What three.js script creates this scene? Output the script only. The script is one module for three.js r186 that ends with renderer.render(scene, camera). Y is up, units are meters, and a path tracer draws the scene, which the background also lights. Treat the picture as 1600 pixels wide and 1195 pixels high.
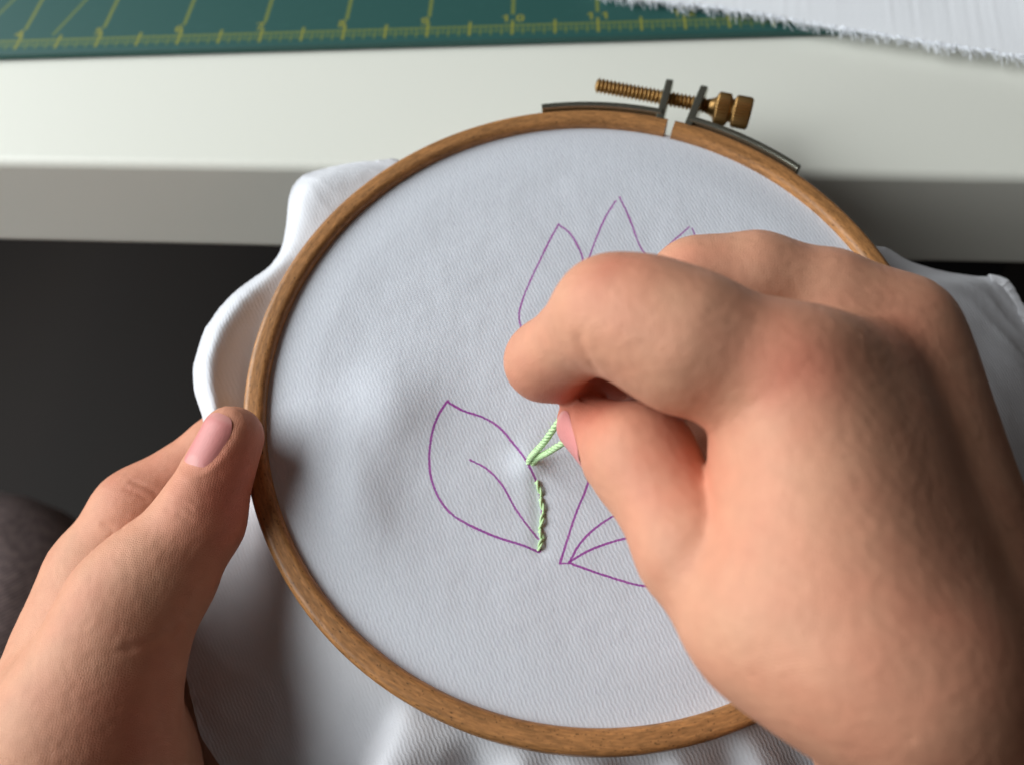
import * as THREE from 'three';
import { mergeGeometries, mergeVertices } from 'three/addons/utils/BufferGeometryUtils.js';
import { RoundedBoxGeometry } from 'three/addons/geometries/RoundedBoxGeometry.js';
import { RectAreaLightUniformsLib } from 'three/addons/lights/RectAreaLightUniformsLib.js';
import { ImprovedNoise } from 'three/addons/math/ImprovedNoise.js';

// ---------------------------------------------------------------- camera
const V = (x, y, z) => new THREE.Vector3(x, y, z);
const W0 = 1600, H0 = 1195, FOC = 1374;
const scene = new THREE.Scene();
const pitch = 55.6154 * Math.PI / 180, roll = -5.4507 * Math.PI / 180, yaw = -9.135 * Math.PI / 180;
const EYE = V(0, 0.169425, 0.186463);
const F = V(Math.sin(yaw) * Math.cos(pitch), -Math.sin(pitch), -Math.cos(yaw) * Math.cos(pitch));
const R_ = F.clone().cross(V(0, 1, 0)).normalize(), U_ = R_.clone().cross(F);
const R = R_.clone().multiplyScalar(Math.cos(roll)).addScaledVector(U_, Math.sin(roll));
const U = U_.clone().multiplyScalar(Math.cos(roll)).addScaledVector(R_, -Math.sin(roll));
const camera = new THREE.PerspectiveCamera(2 * Math.atan(H0 / 2 / FOC) * 180 / Math.PI, W0 / H0, 0.01, 20);
camera.position.copy(EYE); camera.up.copy(U); camera.lookAt(EYE.clone().add(F));
camera.focus = 0.179; camera.userData.fStop = 11.5;
scene.add(camera);

// ---------------------------------------------------------------- light: one large window beyond the left end of the desk, a dim room around
const renderer = new THREE.WebGLRenderer({ antialias: true });
renderer.toneMapping = THREE.LinearToneMapping;
renderer.toneMappingExposure = 0.6;
renderer.shadowMap.enabled = true;
RectAreaLightUniformsLib.init();
scene.background = new THREE.Color().setRGB(0.078, 0.068, 0.061);
const WIN = { at: V(-1.0, 0.57, 0.06), w: 1.3, h: 1.0, look: V(0.02, 0.0, 0.05), power: 11 };
const windowLight = new THREE.RectAreaLight(new THREE.Color().setRGB(0.93, 0.98, 1.0), WIN.power, WIN.w, WIN.h);
windowLight.position.copy(WIN.at); windowLight.lookAt(WIN.look); windowLight.name = 'window_light';
scene.add(windowLight);

// ---------------------------------------------------------------- helpers
const noise = new ImprovedNoise();
let seed = 12345; const rnd = () => { seed = (seed * 1664525 + 1013904223) >>> 0; return seed / 4294967296; };
const fbm = (x, y, z, o = 3) => { let s = 0, a = 1, t = 0; for (let i = 0; i < o; i++) { s += a * noise.noise(x, y, z); t += a; a *= 0.5; x = x * 2 + 7.1; y = y * 2 + 3.3; z = z * 2 + 1.7; } return s / t; };
const lerp = (a, b, t) => a + (b - a) * t, clamp = (x, a = 0, b = 1) => Math.min(b, Math.max(a, x));
const smooth = (x, a, b) => { const t = clamp((x - a) / (b - a)); return t * t * (3 - 2 * t); };
const ray = (px, py) => F.clone().addScaledVector(R, (px - W0 / 2) / FOC).addScaledVector(U, -(py - H0 / 2) / FOC);
const at = (px, py, d) => EYE.clone().addScaledVector(ray(px, py), d);
// the hoop's frame: origin at the centre of the front rim, z out of the front
const HC = EYE.clone().addScaledVector(R, 0.0167).addScaledVector(U, 0.0008).addScaledVector(F, 0.1948);
const HN = V(0.0298059, 0.98545313, 0.1673133).normalize();
const HX = V(1, 0, 0).addScaledVector(HN, -HN.x).normalize(), HY = HN.clone().cross(HX);
const HM = new THREE.Matrix4().makeBasis(HX, HY, HN).setPosition(HC), HI = HM.clone().invert();
const onHoop = (px, py, h = 0) => { const d = ray(px, py), o = HC.clone().addScaledVector(HN, h); return EYE.clone().addScaledVector(d, o.sub(EYE).dot(HN) / d.dot(HN)); };
const local = (px, py, h = 0) => onHoop(px, py, h).applyMatrix4(HI);
const onLevel = (px, py, y) => { const d = ray(px, py); return EYE.clone().addScaledVector(d, (y - EYE.y) / d.y); };

function tag(o, label, category, group, kind) {
  if (label) o.userData.label = label; if (category) o.userData.category = category; if (group) o.userData.group = group; if (kind) o.userData.kind = kind;
  return o;
}
function mesh(name, geo, mat, parent = scene) { const m = new THREE.Mesh(geo, mat); m.name = name; m.castShadow = m.receiveShadow = true; parent.add(m); return m; }
function group(name, parent = scene) { const g = new THREE.Group(); g.name = name; parent.add(g); return g; }
function hoopGroup(name) { const g = group(name); g.applyMatrix4(HM); return g; }
function grid(nu, nv, fn, closeU = false) {          // fn(u, v) -> [x, y, z, uvx, uvy]
  const p = [], t = [], ix = [];
  for (let j = 0; j <= nv; j++) for (let i = 0; i <= nu; i++) { const q = fn(i / nu, j / nv); p.push(q[0], q[1], q[2]); t.push(q[3] ?? i / nu, q[4] ?? j / nv); }
  for (let j = 0; j < nv; j++) for (let i = 0; i < nu; i++) { const a = j * (nu + 1) + i, b = a + 1, c = a + nu + 1, d = c + 1; ix.push(a, b, d, a, d, c); }
  const g = new THREE.BufferGeometry(); g.setAttribute('position', new THREE.Float32BufferAttribute(p, 3)); g.setAttribute('uv', new THREE.Float32BufferAttribute(t, 2)); g.setIndex(ix); g.computeVertexNormals();
  if (closeU) { const n = g.attributes.normal; for (let j = 0; j <= nv; j++) { const a = j * (nu + 1), b = a + nu, m = V(n.getX(a) + n.getX(b), n.getY(a) + n.getY(b), n.getZ(a) + n.getZ(b)).normalize(); n.setXYZ(a, m.x, m.y, m.z); n.setXYZ(b, m.x, m.y, m.z); } }
  return g;
}
function canvasTex(w, h, draw, srgb = true) {
  const c = document.createElement('canvas'); c.width = w; c.height = h; draw(c.getContext('2d'), w, h);
  const t = new THREE.CanvasTexture(c); if (srgb) t.colorSpace = THREE.SRGBColorSpace; t.wrapS = t.wrapT = THREE.RepeatWrapping; t.anisotropy = 8; return t;
}
function dataTex(w, h, fn, srgb = false) {
  const d = new Uint8Array(w * h * 4);
  for (let y = 0; y < h; y++) for (let x = 0; x < w; x++) { const q = fn(x / w, y / h, x, y), k = (y * w + x) * 4, a = Array.isArray(q) ? q : [q, q, q]; for (let c = 0; c < 3; c++) d[k + c] = clamp(a[c]) * 255; d[k + 3] = 255; }
  const t = new THREE.DataTexture(d, w, h); t.magFilter = THREE.LinearFilter; t.minFilter = THREE.LinearFilter; t.wrapS = t.wrapT = THREE.RepeatWrapping; if (srgb) t.colorSpace = THREE.SRGBColorSpace; t.needsUpdate = true; return t;
}
const rgb = (r, g, b) => new THREE.Color().setRGB(r, g, b);
const std = (color, roughness = 0.6, more = {}) => new THREE.MeshStandardMaterial({ color, roughness, side: THREE.DoubleSide, ...more });
const phy = (color, roughness = 0.6, more = {}) => new THREE.MeshPhysicalMaterial({ color, roughness, side: THREE.DoubleSide, ...more });

// ---------------------------------------------------------------- the window that lights the work (outside the frame)
{
  const w = group('window'); w.position.copy(WIN.at); w.lookAt(WIN.at.clone().multiplyScalar(2).sub(WIN.look)); w.rotateY(Math.PI);
  tag(w, 'daylit window in a white frame past the left end of the desk', 'window');
  const glow = new THREE.MeshStandardMaterial({ color: 0x000000, emissive: rgb(0.93, 0.98, 1), emissiveIntensity: 1.2, roughness: 0.4 });
  const white = std(rgb(0.75, 0.75, 0.73), 0.5);
  for (const s of [-1, 1]) { const p = mesh('pane', new THREE.BoxGeometry(0.62, 0.96, 0.006), glow, w); p.position.set(s * 0.325, 0, -0.03); }
  for (const [x, y, a, b] of [[-0.69, 0, 0.08, 1.16], [0.69, 0, 0.08, 1.16], [0, 0.54, 1.3, 0.08], [0, -0.54, 1.3, 0.08]]) { const f = mesh('frame', new RoundedBoxGeometry(a, b, 0.05, 2, 0.006), white, w); f.position.set(x, y, -0.03); }
}

// ---------------------------------------------------------------- floor, desk, lap
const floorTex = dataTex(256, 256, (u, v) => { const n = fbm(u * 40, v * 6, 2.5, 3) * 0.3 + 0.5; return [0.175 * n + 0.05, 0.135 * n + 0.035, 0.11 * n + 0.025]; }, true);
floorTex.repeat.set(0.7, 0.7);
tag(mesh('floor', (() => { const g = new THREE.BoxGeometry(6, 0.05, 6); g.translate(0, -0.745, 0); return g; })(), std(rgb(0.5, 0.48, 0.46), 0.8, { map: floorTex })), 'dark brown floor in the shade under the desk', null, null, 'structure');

{
  const d = group('desk'); d.position.set(0, 0, -0.3);
  tag(d, 'white desk with a thick rounded front edge under the green mat', 'desk');
  const TH = 0.0355, L = 1.5, D = 0.6, r = 0.003;
  const bumpT = dataTex(512, 512, (u, v) => 0.5 + 0.5 * fbm(u * 90, v * 90, 0.3, 3));
  bumpT.repeat.set(5, 5);
  const m = phy(rgb(0.775, 0.77, 0.69), 0.42, { bumpMap: bumpT, bumpScale: 0.00004, specularIntensity: 0.6 });
  const g = new RoundedBoxGeometry(L, TH, D, 5, r);
  { const p = g.attributes.position, t = g.attributes.uv; for (let i = 0; i < p.count; i++) t.setXY(i, p.getX(i) + 0.3 * p.getY(i), p.getZ(i) + p.getY(i)); }
  const top = mesh('tabletop', g, m, d); top.position.set(0.03, -TH / 2, 0);
  const black = std(rgb(0.012, 0.012, 0.013), 0.5);
  for (const [x, z] of [[0.128, 0.25], [0.128, -0.25]]) { const l = mesh('leg', new RoundedBoxGeometry(0.034, 0.683, 0.034, 3, 0.003), black, d); l.position.set(x, -TH - 0.3415, z); }
}

// ---------------------------------------------------------------- cutting mat with its printed ruler
{
  const yawM = 3.0 * Math.PI / 180, T = 0.0022, MW = 0.62, MD = 0.40, INCH = 0.0271;
  const o = group('cutting_mat');
  tag(o, 'green cutting mat with yellow inch ruler and grid lines, on the white desk', 'cutting mat');
  // its near edge runs through the point below photograph x = 800
  const e = onLevel(800, 66, 0.0012); o.position.set(e.x, 0.0005, e.z); o.rotation.y = yawM * -1 + 0.0;
  o.rotation.y = 0.052;
  const PX = 2048, PY = 1024, CW = 0.40, CH = 0.20;    // the printed part, in metres
  const draw = (c) => {
    c.fillStyle = '#25524d'; c.fillRect(0, 0, PX, PY);
    for (let i = 0; i < 5000; i++) { c.fillStyle = `rgba(${rnd() < 0.5 ? '20,60,56' : '70,120,112'},${0.05 + 0.07 * rnd()})`; const s = 1 + 3 * rnd(); c.fillRect(rnd() * PX, rnd() * PY, s * 3, s); }
    const X = (m) => (m + CW / 2 + 0.04) / CW * PX, Y = (m) => PY - m / CH * PY;    // m from the near edge
    const mm = PX / CW / 1000;
    c.strokeStyle = c.fillStyle = '#8f8a34'; c.lineCap = 'butt';
    const line = (x0, y0, x1, y1, w, a = 1) => { c.globalAlpha = a; c.lineWidth = w * mm; c.beginPath(); c.moveTo(X(x0), Y(y0)); c.lineTo(X(x1), Y(y1)); c.stroke(); };
    line(-0.3, 0.0066, 0.3, 0.0066, 1.0, 0.6); line(-0.3, 0.0040, 0.3, 0.0040, 0.8, 0.4);
    for (let i = -2; i < 16; i++) for (let k = 0; k < 8; k++) {
      const x = (i - 10 + k / 8) * INCH, big = k === 0, half = k === 4;
      line(x, 0.0018, x, big ? 0.0095 : half ? 0.0092 : 0.0062, big ? 1.0 : half ? 0.95 : 0.55, big || half ? 0.85 : 0.6);
      for (let q = 1; q < 2; q++) line(x + INCH / 16 * q, 0.0036, x + INCH / 16 * q, 0.0068, 0.5, 0.5);
    }
    for (let i = -2; i < 16; i++) line((i - 10) * INCH, 0.0125, (i - 10) * INCH, 0.2, 1.15, 0.7);
    for (const [x0, x1] of [[-0.152, -0.102], [-0.179, -0.125]]) line(x0, 0.009, x1, 0.2, 1.0, 0.6);
    for (let j = 1; j < 8; j++) line(-0.3, 0.0062 + j * INCH, 0.3, 0.0062 + j * INCH, 0.6, 0.75);
    c.globalAlpha = 0.95; c.font = `bold ${Math.round(5.2 * mm)}px sans-serif`; c.textAlign = 'center'; c.textBaseline = 'middle';
    for (let i = -2; i < 16; i++) if (i > 0) { const s = String(i), x = (i - 10) * INCH; if (s.length > 1) { c.fillText(s[0], X(x - 0.0022), Y(0.0105)); c.fillText(s[1], X(x + 0.0024), Y(0.0105)); } else c.fillText(s, X(x - 0.0012), Y(0.0105)); }
    c.globalAlpha = 1;
  };
  const map = canvasTex(PX, PY, draw); map.wrapS = map.wrapT = THREE.ClampToEdgeWrapping;
  const rough = dataTex(256, 256, (u, v) => 0.5 + 0.5 * fbm(u * 60, v * 60, 4, 2)); rough.repeat.set(9, 5);
  const s = new THREE.Shape(), c = 0.006; s.moveTo(-MW / 2 + c, 0); s.lineTo(MW / 2 - c, 0); s.quadraticCurveTo(MW / 2, 0, MW / 2, c); s.lineTo(MW / 2, MD - c); s.quadraticCurveTo(MW / 2, MD, MW / 2 - c, MD); s.lineTo(-MW / 2 + c, MD); s.quadraticCurveTo(-MW / 2, MD, -MW / 2, MD - c); s.lineTo(-MW / 2, c); s.quadraticCurveTo(-MW / 2, 0, -MW / 2 + c, 0);
  const g = new THREE.ExtrudeGeometry(s, { depth: T - 0.0008, bevelEnabled: true, bevelSize: 0.0004, bevelThickness: 0.0004, bevelSegments: 2, curveSegments: 8 });
  g.translate(0, 0, 0.0004); g.rotateX(-Math.PI / 2);
  const p = g.attributes.position, t = g.attributes.uv; for (let i = 0; i < p.count; i++) t.setXY(i, (p.getX(i) + CW / 2 + 0.04) / CW, -p.getZ(i) / CH);
  mesh('mat_sheet', g, std(0xffffff, 0.55, { map, bumpMap: rough, bumpScale: 0.00006 }), o);
}

// ---------------------------------------------------------------- cloth materials
const weave = dataTex(512, 512, (u, v) => {          // eight wales by eight courses of fine jersey, uneven yarn
  const x = u * 8 + 0.10 * Math.sin(2 * Math.PI * (v * 2 + 0.3)) + 0.06 * Math.sin(2 * Math.PI * (v * 5 + u)), y = v * 8, fx = x - Math.floor(x), wale = Math.floor(x) & 7;
  const a = Math.abs(fx - 0.5), leg = 1 - smooth(a, 0.08, 0.5), vv = (y + (fx < 0.5 ? fx : 1 - fx) * 1.2) % 1, st = 0.5 + 0.5 * Math.sin(2 * Math.PI * vv);
  const w = 0.72 + 0.28 * Math.sin(wale * 2.4 + 1 + 2 * Math.sin(2 * Math.PI * v + wale)), slub = 0.5 + 0.5 * Math.sin(2 * Math.PI * (3 * v + wale * 0.41));
  return clamp(leg * (0.62 * w + 0.24 * st + 0.14 * slub) + 0.2 * noise.noise(u * 40, v * 40, 1));
});
const WT = 0.0066;                                     // tile size, metres
const cloudy = dataTex(512, 512, (u, v) => { const n = 0.5 + 0.5 * fbm(u * 5, v * 5, 9, 4), s = 0.95 + 0.05 * n; return [0.905 * s, 0.905 * s, 0.925 * s]; }, true);
function clothMat(metres, opts = {}) {                 // uv 0..1 covers that many metres
  const b = weave.clone(); b.repeat.set(metres / WT, metres / WT); b.rotation = 0.5; b.needsUpdate = true;
  return phy(0xffffff, 0.92, { bumpMap: b, bumpScale: 0.000036, sheen: 0.25, sheenRoughness: 0.6, sheenColor: rgb(1, 1, 1), specularIntensity: 0.3, transmission: 0.12, thickness: 0, ...opts });
}

// ---------------------------------------------------------------- embroidery cloth: stretched disc and the loose cloth around it
const RIN = 0.072, ROUT = 0.077, FZ = -0.0016;
const bumps = [[605, 632, 0.0025, 0.0092, 0.0098], [548, 778, 0.0021, 0.0085, 0.0115], [470, 690, 0.0010, 0.012, 0.012]].map(([px, py, a, w, h]) => { const q = local(px, py, 0.002); return [q.x, q.y, a, w, h]; });
const pull = local(826, 725, FZ);
const stitchLine = [local(842, 757, FZ), local(845, 857, FZ)];
function clothZ(x, y) {
  const r = Math.hypot(x, y), edge = smooth(r, RIN, RIN - 0.02);
  let z = FZ - 0.0006 * smooth(r, RIN - 0.012, RIN);
  for (const [bx, by, a, w, h] of bumps) z += edge * a * Math.exp(-(((x - bx) / w) ** 2 + ((y - by) / h) ** 2));
  z += edge * (0.00032 * fbm(x * 45, y * 45, 3, 2) + 0.00010 * fbm(x * 160, y * 160, 8, 2));
  const d = Math.hypot(x - pull.x, y - pull.y); z += 0.0012 * Math.exp(-((d / 0.004) ** 2));                        // thread lifting the cloth
  const a = stitchLine[0], b = stitchLine[1], t = clamp((y - a.y) / (b.y - a.y)), sx = x - lerp(a.x, b.x, t), sy = y - lerp(a.y, b.y, t); z -= 0.0004 * Math.exp(-(sx * sx + sy * sy) / 0.0018 ** 2);
  return z;
}
{
  const cloth = hoopGroup('embroidery_cloth');
  tag(cloth, 'white jersey cloth stretched in the hoop with a purple tulip drawn on it', 'cloth');
  const S = 0.148, N = 2048;
  const P = (px, py) => { const q = local(px, py, FZ); return [(q.x / S + 0.5) * N, (0.5 - q.y / S) * N]; };
  const map = canvasTex(N, N, (c) => {
    c.fillStyle = '#dadde4'; c.fillRect(0, 0, N, N);
    for (let i = 0; i < 26000; i++) { c.fillStyle = `rgba(${rnd() < 0.5 ? '196,196,207' : '236,236,243'},${0.1 + 0.15 * rnd()})`; c.fillRect(rnd() * N, rnd() * N, 2 + 3 * rnd(), 5 + 16 * rnd()); }
    const pen = (pts, w = 8.5) => {
      const q = pts.map(([x, y]) => V(...P(x, y), 0)), cv = new THREE.CatmullRomCurve3(q, false, 'centripetal'), L = cv.getLength(), n = Math.ceil(L / 2.2);
      for (let i = 0; i <= n; i++) {
        const p = cv.getPointAt(i / n), k = fbm(p.x * 0.05, p.y * 0.05, w, 2), press = 0.5 + 0.5 * fbm(i * 0.012, w, 5, 2);
        c.fillStyle = `rgba(${Math.round(146 + 40 * k)},${Math.round(50 + 40 * k)},${Math.round(146 + 24 * k)},${0.22 + 0.34 * press})`;
        const r = w * (0.42 + 0.12 * k) * (0.85 + 0.3 * press); c.beginPath(); c.arc(p.x + (rnd() - 0.5) * 1.6, p.y + (rnd() - 0.5) * 1.6, r, 0, 7); c.fill();
        if (rnd() < 0.35) { c.fillStyle = 'rgba(140,60,150,0.22)'; c.fillRect(p.x + (rnd() - 0.5) * w * 1.5, p.y + (rnd() - 0.5) * w * 1.5, 2.4, 4); }
      }
    };
    // leaf on the left, half of its right side already stitched
    pen([[700, 629], [722, 641], [755, 652], [780, 667], [800, 690], [817, 713], [832, 740], [840, 757]]);
    pen([[840, 757], [846, 790], [846, 830], [844, 861]], 6);
    pen([[700, 627], [688, 645], [677, 672], [672, 700], [671, 728], [676, 755], [690, 785], [710, 806], [740, 823], [780, 840], [815, 851], [843, 862]]);
    pen([[734, 718], [760, 732], [783, 755], [803, 790], [820, 815], [841, 841]], 7.5);
    // tulip
    pen([[873, 350], [862, 370], [845, 405], [830, 436], [818, 465], [811, 492], [815, 516], [830, 560], [870, 610], [930, 640]], 7);
    pen([[873, 351], [890, 364], [903, 385], [910, 402], [911, 424], [905, 460]], 7);
    pen([[962, 314], [946, 340], [932, 372], [919, 408], [910, 440]], 7);
    pen([[968, 308], [984, 342], [999, 382], [1012, 404], [1030, 450]], 7);
    pen([[1030, 400], [1052, 377], [1077, 355]], 6.5); pen([[1082, 357], [1086, 368], [1092, 400], [1080, 480], [1040, 570], [930, 640]], 6.5);
    // stem and right leaf
    pen([[940, 640], [934, 700], [924, 738], [914, 768], [900, 802], [886, 845], [875, 880]]);
    pen([[875, 880], [892, 880]], 6);
    pen([[890, 878], [905, 851], [930, 825], [965, 803], [1010, 790]], 8); pen([[889, 878], [920, 860], [968, 843], [1030, 830]], 8);
    pen([[889, 879], [928, 893], [965, 905], [1000, 914], [1035, 915], [1120, 890], [1160, 850]], 8);
  });
  map.wrapS = map.wrapT = THREE.ClampToEdgeWrapping;
  const NR = 190, NT = 420;
  const g = grid(NT, NR, (u, v) => { const r = RIN * 1.012 * Math.pow(v, 0.9) + 1e-5, a = u * 2 * Math.PI, x = r * Math.cos(a), y = r * Math.sin(a); return [x, y, clothZ(x, y), x / S + 0.5, y / S + 0.5]; }, true);
  mesh('stretched_panel', g, clothMat(S, { map }), cloth);

  // the loose cloth: stations round the hoop [edge x, edge y in the photograph, heights over the rim at a third, two thirds and the edge]
  const st = [
    [615, 247, -0.0095, -0.0098, -0.0105], [598, 251, -0.0095, -0.0098, -0.0105], [560, 254, -0.0090, -0.0092, -0.0115], [515, 259, -0.0085, -0.0085, -0.0125], [482, 268, -0.0080, -0.0080, -0.0130], [460, 285, -0.0078, -0.0080, -0.0135], [451, 308, -0.0078, -0.0080, -0.0135],
    [447, 350, -0.0082, -0.0088, -0.0140], [440, 390, -0.0090, -0.0095, -0.0135], [421, 418, -0.0098, -0.0090, -0.0125], [385, 442, -0.0104, -0.0086, -0.0112], [346, 478, -0.0112, -0.0072, -0.0105], [318, 518, -0.0118, -0.0060, -0.0105], [301, 575, -0.0120, -0.0052, -0.0112], [304, 615, -0.0118, -0.0050, -0.0112], [318, 655, -0.0112, -0.005, -0.0108],
    [318, 740, -0.0112, -0.009, -0.011], [300, 850, -0.0125, -0.014, -0.016], [262, 960, -0.0155, -0.020, -0.023], [296, 1074, -0.0175, -0.025, -0.030], [312, 1150, -0.019, -0.028, -0.034], [350, 1205, -0.020, -0.030, -0.038], [430, 1290, -0.020, -0.032, -0.042], [516, 1330, -0.0205, -0.034, -0.045],
    [520, 1330, -0.0085, -0.008, -0.012], [565, 1340, -0.0080, -0.008, -0.013], [635, 1350, -0.0105, -0.013, -0.020], [705, 1350, -0.0170, -0.024, -0.031], [735, 1350, -0.0150, -0.020, -0.028], [790, 1350, -0.0085, -0.010, -0.018], [850, 1350, -0.0120, -0.016, -0.023], [890, 1350, -0.0085, -0.010, -0.017], [940, 1350, -0.0090, -0.011, -0.019], [985, 1350, -0.0160, -0.0235, -0.032], [1040, 1350, -0.0150, -0.020, -0.029], [1085, 1345, -0.0090, -0.0105, -0.018], [1130, 1345, -0.0120, -0.016, -0.024], [1175, 1340, -0.0160, -0.0225, -0.032], [1230, 1335, -0.0100, -0.013, -0.022], [1300, 1320, -0.014, -0.02, -0.03],
    [1420, 1260, -0.012, -0.02, -0.032], [1560, 1120, -0.012, -0.018, -0.03], [1680, 930, -0.012, -0.02, -0.03], [1700, 760, -0.012, -0.02, -0.028], [1668, 620, -0.012, -0.018, -0.026], [1632, 540, -0.012, -0.017, -0.024], [1601, 492, -0.0115, -0.0165, -0.023], [1584, 460, -0.0115, -0.0165, -0.0225], [1567, 431, -0.011, -0.016, -0.022], [1530, 432, -0.011, -0.016, -0.021], [1490, 429, -0.0105, -0.0145, -0.019], [1450, 419, -0.0105, -0.013, -0.0165], [1415, 406, -0.010, -0.012, -0.014], [1385, 385, -0.010, -0.012, -0.013],
  ];
  const RB = 0.0752, B = 0.0092;
  const sts = st.map(([px, py, a, b, c]) => { const e = local(px, py, c); let th = Math.atan2(e.y, e.x); if (th < 1.3) th += 2 * Math.PI; return { th, e, a, b, c, px, py }; });
  const [t0, t1] = [sts[0].th, sts[sts.length - 1].th];
  // the far side is folded under between hoop and desk
  for (let k = 1; k < 8; k++) { const th = t1 + (t0 + 2 * Math.PI - t1) * k / 8; const r = RB - 0.002 - 0.004 * Math.sin(Math.PI * k / 8); sts.push({ th, e: V(r * Math.cos(th), r * Math.sin(th), -0.02), a: -0.0115, b: -0.0155, c: -0.02 }); }
  sts.sort((p, q) => p.th - q.th);
  const NA = 1100, keys = ['x', 'y', 'z', 'a', 'b'], rows = [];
  for (let i = 0; i <= NA; i++) {
    const th = sts[0].th + 2 * Math.PI * i / NA; let k = 0; while (k < sts.length - 1 && sts[k + 1].th <= th) k++;
    const p = sts[k], n = k + 1 < sts.length ? sts[k + 1] : { ...sts[0], th: sts[0].th + 2 * Math.PI }, f = clamp((th - p.th) / Math.max(1e-6, n.th - p.th));
    const w = f * f * (3 - 2 * f) * 0.35 + f * 0.65;
    rows.push({ th, x: lerp(p.e.x, n.e.x, w), y: lerp(p.e.y, n.e.y, w), z: lerp(p.c, n.c, w), a: lerp(p.a, n.a, w), b: lerp(p.b, n.b, w) });
  }
  for (let pass = 0; pass < 5; pass++) { const c = rows.map((q) => ({ ...q })); for (let i = 0; i < NA; i++) for (const q of keys) rows[i][q] = (c[(i + NA - 2) % NA][q] + c[(i + NA - 1) % NA][q] + 2 * c[i][q] + c[(i + 1) % NA][q] + c[(i + 2) % NA][q]) / 6; for (const q of keys) rows[NA][q] = rows[0][q]; }
  const skirtAt = (i, v) => {
    const q = rows[i], bx = RB * Math.cos(q.th), by = RB * Math.sin(q.th);
    const hs = [-B, q.a, q.b, q.z], s = v * 3, k = Math.min(2, Math.floor(s)), f = s - k, p0 = hs[Math.max(0, k - 1)] * (k ? 1 : 1), p1 = hs[k], p2 = hs[k + 1], p3 = hs[Math.min(3, k + 2)];
    const h = 0.5 * (2 * p1 + (p2 - p0) * f + (2 * p0 - 5 * p1 + 4 * p2 - p3) * f * f + (3 * p1 - p0 - 3 * p2 + p3) * f * f * f);
    const x = lerp(bx, q.x, v), y = lerp(by, q.y, v), len = Math.hypot(q.x - bx, q.y - by);
    const rg = 1 - Math.abs(fbm(x * 70 + 3 * y * 20, y * 55, 5, 2)) * 2, n = v * clamp(len / 0.03) * (0.0011 * fbm(x * 60, y * 60, 5, 2) + 0.0007 * rg * rg) + 0.00025 * smooth(v, 0.9, 1) * noise.noise(x * 900, y * 900, 2);
    return [x, y, h + n, x / S + 0.5, y / S + 0.5];
  };
  const sg = grid(NA, 46, (u, v) => skirtAt(Math.round(u * NA), v), true);
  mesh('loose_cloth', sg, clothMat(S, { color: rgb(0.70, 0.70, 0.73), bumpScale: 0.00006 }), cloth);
  // serged edge with its overlock thread on the short side at the right
  const i0 = rows.findIndex((q) => q.th >= sts.find((s) => s.px === 1632).th), i1 = rows.findIndex((q) => q.th >= sts.find((s) => s.px === 1567).th), a = Math.min(i0, i1), b = Math.max(i0, i1), loops = [];
  const cv = new THREE.CatmullRomCurve3(Array.from({ length: 24 }, (_, k) => V(...skirtAt(Math.round(lerp(a, b, k / 23)), 1).slice(0, 3))));
  const n = 60;
  for (let k = 0; k < n; k++) {
    const p = cv.getPointAt((k + 0.5) / n), tg = cv.getTangentAt((k + 0.5) / n), out = tg.clone().cross(V(0, 0, 1)).normalize(); if (out.dot(V(p.x, p.y, 0)) < 0) out.negate();
    const c = new THREE.CatmullRomCurve3([p.clone().addScaledVector(out, -0.0022).add(V(0, 0, 0.0003)), p.clone().addScaledVector(out, -0.001).add(V(0, 0, 0.00055)), p.clone().addScaledVector(out, 0.0006).addScaledVector(tg, 0.0003).add(V(0, 0, 0.0002)), p.clone().addScaledVector(out, 0.0002).addScaledVector(tg, 0.0005).add(V(0, 0, -0.0004))]);
    loops.push(new THREE.TubeGeometry(c, 8, 0.00017, 5));
  }
  tag(mesh('serged_edge', mergeGeometries(loops), std(rgb(0.72, 0.72, 0.74), 0.9), cloth), 'overlocked edge in pale thread', null, null, 'stuff');
}

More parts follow.
